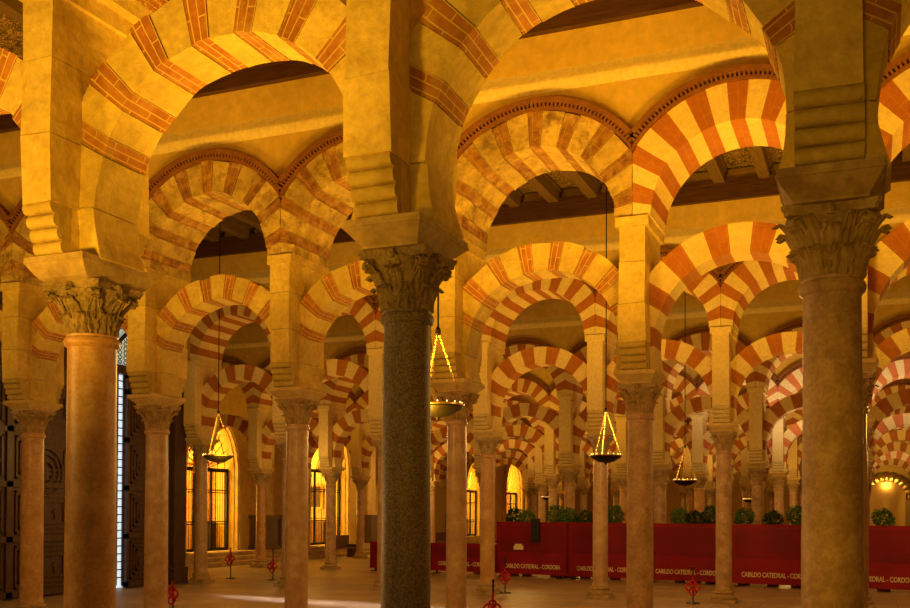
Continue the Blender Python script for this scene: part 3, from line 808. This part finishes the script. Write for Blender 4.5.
while i < 9:
    d0, d1 = PB(u), PB(u+PW); ang = atan2(d1-d0, PW); L = sqrt(PW**2+(d1-d0)**2)
    t = thing('barrier_panel', pl[min(i, 8)], 'barrier', (u, d0, 0), ang, 'red barrier panels')
    H = 1.86 if i > 1 else 1.08
    k = MB(); k.box(.01, 0, .12, L-.01, .06, H); k.box(.0, -.02, H-.04, L, .08, H); k.box(0, -.02, .10, L, .08, .16); bd = k.build('board', 'redfab', t)
    k = MB(); k.box(.16, -.012, .85 if i > 1 else .62, L-.16, 0, H-.12); k.build('inset', 'redfab2', bd)
    for x in (.02, L-.05): k = MB(); k.box(x, -.025, .1, x+.03, .07, H); k.build('edge_rail', 'redfab2', t)
    for x in (.25, L-.25): 
        k = MB(); k.box(x-.04, -.25, 0, x+.04, .30, .03); k.box(x-.03, 0, .03, x+.03, .06, .14); k.build('foot', 'iron', t)
    o = obj('lettering', TXT, bd, (.34, -.014, .30)); sx = (L-.60)/tw; o.rotation_euler = (pi/2, 0, 0); o.scale = (sx, sx*1.45, 1)
    u += PW; i += 1
# black box and notice
bu = -10.35
t = thing('control_box', 'small black box hanging over the top edge of the red barrier', 'box', (bu, PB(bu)-.05, 1.0))
k = MB(); k.box(-.15, -.10, .20, .15, -.0, .98); k.box(-.12, -.12, .25, .12, -.10, .6); k.build('case', 'blackplastic', t)
k = MB(); k.box(-.05, -.10, .8, .05, .14, 1.02) if False else k.box(-.05, -.125, .66, .05, -.10, .76); k.build('display', 'iron', t)
t = tag(MB().box(-.17, -.02, 0, .17, 0, .14).box(-.12, -.02, .14, .12, 0, .2).build('notice', 'paper'), 'small cream notice stuck on the left end of the red barrier', 'notice'); t.location = (-11.0, PB(-11.0)-.03, .92)

# shrubs behind the barrier
def leafball(seed, rx, rz):
    random.seed(seed); k = MB()
    for i in range(520):
        a, b = random.uniform(0, 2*pi), acos(random.uniform(-1, 1)); q = random.uniform(.45, 1)**.5*(1+.15*sin(3*a+seed)*sin(2*b))
        c = Vector((rx*q*sin(b)*cos(a), rx*q*sin(b)*sin(a), rz*q*cos(b)))
        m = Matrix.Rotation(random.uniform(0, 6.3), 3, 'Z') @ Matrix.Rotation(random.uniform(-1, 1), 3, 'X') @ Matrix.Rotation(random.uniform(-1, 1), 3, 'Y')
        n = len(k.v); s = random.uniform(.04, .075)
        for x, y, z in ((-s, 0, 0), (0, -s*.45, .01), (s, 0, 0), (0, s*.45, .01), (0, 0, -.012)): k.v.append(tuple(c + m @ Vector((x, y, z))))
        k.quad((n, n+1, n+2, n+3)); k.quad((n, n+4, n+2, n+1)); k.quad((n, n+3, n+2, n+4))
    return k.mesh('foliage', ['leaf'])
LB = [leafball(i, .36, .34) for i in range(3)]
kp = MB(); kp.lathe([(.17, 0), (.24, .42), (.27, .42), (.27, .48), (.22, .48), (.20, .40)], 20); POT = kp.mesh('pot', ['pot'], 35)
kt = MB(); kt.tube([(0, 0, .38), (.03, .01, .9), (-.01, 0, 1.4), (.02, 0, 1.95)], [.035, .03, .025, .02], 7)
for q in range(5): kt.tube([(0, 0, 1.45+.06*q), (.22*cos(q*2.4), .22*sin(q*2.4), 1.85+.03*q)], .01, 5)
TRK = kt.mesh('trunk', ['bark'], 50)
sh = [(516, 'shrub at the left end of the barrier beside the thin column'), (529, 'shrub left of the black box'), (556, 'shrub right of the black box'), (570, 'bushy shrub second right of the black box'), (586, 'shrub before the lit doorway, left of a lamp'), (617, 'shrub between the slim column and pale column'), (681, 'dark shrub under the small hanging lamp'), (696, 'light green shrub beside the small hanging lamp'), (712, 'shrub left of the fourth column'), (744, 'shrub just right of the thin column'), (773, 'shrub beside the dark stone column'), (797, 'yellow green shrub next to the large right column'), (884, 'round shrub at the far right under the golden arch')]
for i, (px, lab) in enumerate(sh):
    # the ray through this picture column meets a line just behind the barrier
    best = min([x*.05 for x in range(-300, 60)], key=lambda q: abs(455+F*((q*cos(TH)+(PB(q)+.75)*sin(TH))/(-q*sin(TH)+(PB(q)+.75)*cos(TH))) - px))
    s = thing('potted_shrub', 'green potted '+lab, 'plant', (best, PB(best)+.62, 0), i*1.1, 'potted shrubs behind the barrier')
    h = (2.02, 1.95, 2.1)[i % 3]
    obj('pot', POT, s); obj('trunk', TRK, s); f = obj('foliage', LB[i % 3], s, (0, 0, h)); f.scale = (.86, .86, .95)

# ------------------------------------------------------------------ hanging lamps
def hang_lamp(u, d, zr, dia, lab, full=True):
    r = dia/2; t = thing('hanging_lamp', lab, 'hanging lamp', (u, d, zr), 0, 'hanging oil lamps')
    k = MB(); k.lathe([(.01, -.62*r), (.05*r, -.60*r), (.10*r, -.52*r), (.5*r, -.44*r), (.88*r, -.22*r), (1.0*r, -.04), (1.0*r, .0), (.93*r, .0), (.86*r, -.05), (.4*r, -.2*r), (.01, -.22*r)], 32); bw = k.build('bowl', 'lampbowl', t, 40)
    k = MB(); k.tube([(r*1.02*cos(2*pi*j/32), r*1.02*sin(2*pi*j/32), -.01) for j in range(32)], .014*dia/.63, 6, 0, True); k.build('rim', 'gold', bw, 60)
    k = MB()
    for j in range(16):
        a = 2*pi*j/16; k.lathe([(.001, .0), (.008, .008), (.008, .02), (.001, .03)], 6, 0, r*.95*cos(a), r*.95*sin(a), False)
    k.build('oil_lights', 'glow', bw)
    ap = 1.45*dia
    for j in range(3):
        a = 2*pi*j/3+.5; k = MB(); n = 22
        for q in range(n):
            s0 = (q+.1)/n; s1 = (q+.9)/n; w = .012*dia/.63
            x0, x1 = r*(1-s0), r*(1-s1)
            tx, ty = (-sin(a)*w, cos(a)*w) if q % 2 else (cos(a)*w, sin(a)*w)
            k.tube([(x0*cos(a), x0*sin(a), ap*s0), ((x0+x1)/2*cos(a)+tx, (x0+x1)/2*sin(a)+ty, ap*(s0+s1)/2), (x1*cos(a), x1*sin(a), ap*s1), ((x0+x1)/2*cos(a)-tx, (x0+x1)/2*sin(a)-ty, ap*(s0+s1)/2)], .006*dia/.63, 4, 0, True)
        k.build('chain', 'gold', t)
    k = MB(); k.lathe([(.001, ap-.05), (.035, ap-.03), (.035, ap+.02), (.012, ap+.06), (.001, ap+.07)], 10); k.tube([(0, 0, ap+.03), (0, 0, 10.49-zr)], .012, 6); k.build('rod', 'iron', t)
hang_lamp(-4.91, 11.4, 3.52, .62, 'largest dark bowl lamp on chains beside the grey granite column')
hang_lamp(-5.07, 20.6, 3.39, .64, 'dark bowl lamp on gold chains between the thin and pale columns')
hang_lamp(-14.69, 20.6, 3.55, .72, 'bowl lamp on chains before the left chapel grille')
hang_lamp(-4.92, 29.4, 3.14, .66, 'small bowl lamp hanging above the red barrier, left of column')
hang_lamp(-14.11, 46.0, 2.9, .62, 'tiny distant bowl lamp above the barrier plants at centre')
hang_lamp(-4.87, 46.0, 2.80, .62, 'tiny distant bowl lamp just right of the thin column')

# ------------------------------------------------------------------ rope stanchions
def stanchion(u, d, lab, h=1.0, cz=.55, rz=0):
    t = thing('stanchion', lab, 'stanchion', (u, d, 0), rz, 'rope stanchions')
    k = MB(); k.lathe([(.17, 0), (.17, .015), (.14, .03), (.03, .045), (.02, .06)], 24); k.build('base', 'blackplastic', t, 40)
    k = MB(); k.lathe([(.017, .05), (.017, h-.06), (.024, h-.05), (.024, h-.01), (.01, h)], 12); pst = k.build('post', 'blackplastic', t, 50)
    k = MB()
    for (cx, cc, rr, tl) in ((-.075, cz+.02, .085, .3), (.075, cz+.02, .085, -.3), (0, cz-.09, .085, .1), (0, cz+.10, .07, 0)):
        k.tube([(cx+rr*cos(2*pi*j/20), -.04+.03*sin(2*pi*j/20+tl), cc+rr*sin(2*pi*j/20)) for j in range(20)], .022, 8, 0, True)
    k.tube([(0, -.03, cz+.15), (0, -.035, cz+.24), (0, -.02, cz+.30)], .018, 8); k.build('rope', 'rope', pst, 60)
stanchion(-13.19, 16.99, 'red rope stanchion at bottom left, right of the second column', cz=.47)
stanchion(-6.24, 17.03, 'red rope stanchion cut off by the bottom edge near centre', cz=.45)
stanchion(-9.15, 25.92, 'red rope stanchion in front of the barrier left end', cz=.42)
stanchion(-3.97, 24.89, 'red rope stanchion in front of the barrier beside the fourth column', cz=.38, h=.9)
stanchion(-19.73+.6, 27.56, 'small stanchion in front of the left chapel grille', cz=.62)
stanchion(-17.54, 27.57, 'red rope stanchion left of the polished rosy column', cz=.42)

# benches and candles near the chapels
for (u, d, lab) in ((-22.9, 41.9, 'dark wooden bench beside the second chapel steps'), (-21.5, 51.5, 'dark wooden bench right of the fanlight chapel')):
    b = thing('bench', lab, 'bench', (u, d, 0), pi/2)
    MB().box(-1.1, -.25, .42, 1.1, .25, .48).build('seat', 'pew', b); MB().box(-1.1, .22, .48, 1.1, .28, 1.05).build('backrest', 'pew', b)
    for x in (-1.02, 1.02): MB().box(x-.05, -.24, 0, x+.05, .26, .62).build('leg', 'pew', b)
c = thing('wall_sconce', 'small glowing sconce light left of the grey granite column', 'lamp', (WU+.02, 51.0, 2.55))
k = MB(); k.box(0, -.05, -.2, .05, .05, .1); k.tube([(.03, 0, -.05), (.2, 0, -.1), (.25, 0, .02)], .02, 6); k.lathe([(.07, .02), (.08, .05), (.03, .07), (.03, .2)], 10, 0, .25, 0); k.build('bracket', 'gold', c)
k = MB(); k.lathe([(.001, .2), (.05, .26), (.06, .34), (.001, .5)], 10, 0, .25, 0, False); k.build('flame', 'glow', c)
# gilded arch on the far wall
g = thing('gilded_portal', 'far golden scalloped arch at the right edge above the barrier', 'portal', (U(5.45), 83.9, 0))
k = MB(); k.box(-2.2, -.25, 0, -1.3, 0, 3.2); k.box(1.3, -.25, 0, 2.2, 0, 3.2); k.build('jamb', 'cream', g)
k = MB()
for j in range(13):
    a = pi*(j+.5)/13; k.lathe([(.001, -.3), (.3, -.22), (.36, 0)], 12)
    for q in range(len(k.v)-36, len(k.v)): x, y, z = k.v[q]; k.v[q] = (x+1.75*cos(a), z, y+3.2+1.75*sin(a))
k.build('scallops', 'gold', g)
k = MB(); k.box(-1.35, -.12, 0, 1.35, -.02, 4.6); k.build('door_panel', 'gold', g)
lamp('POINT', (U(5.45), 82.3, 4.4), 60, (1, .6, .14), rad=.2, name='portal_lamp')
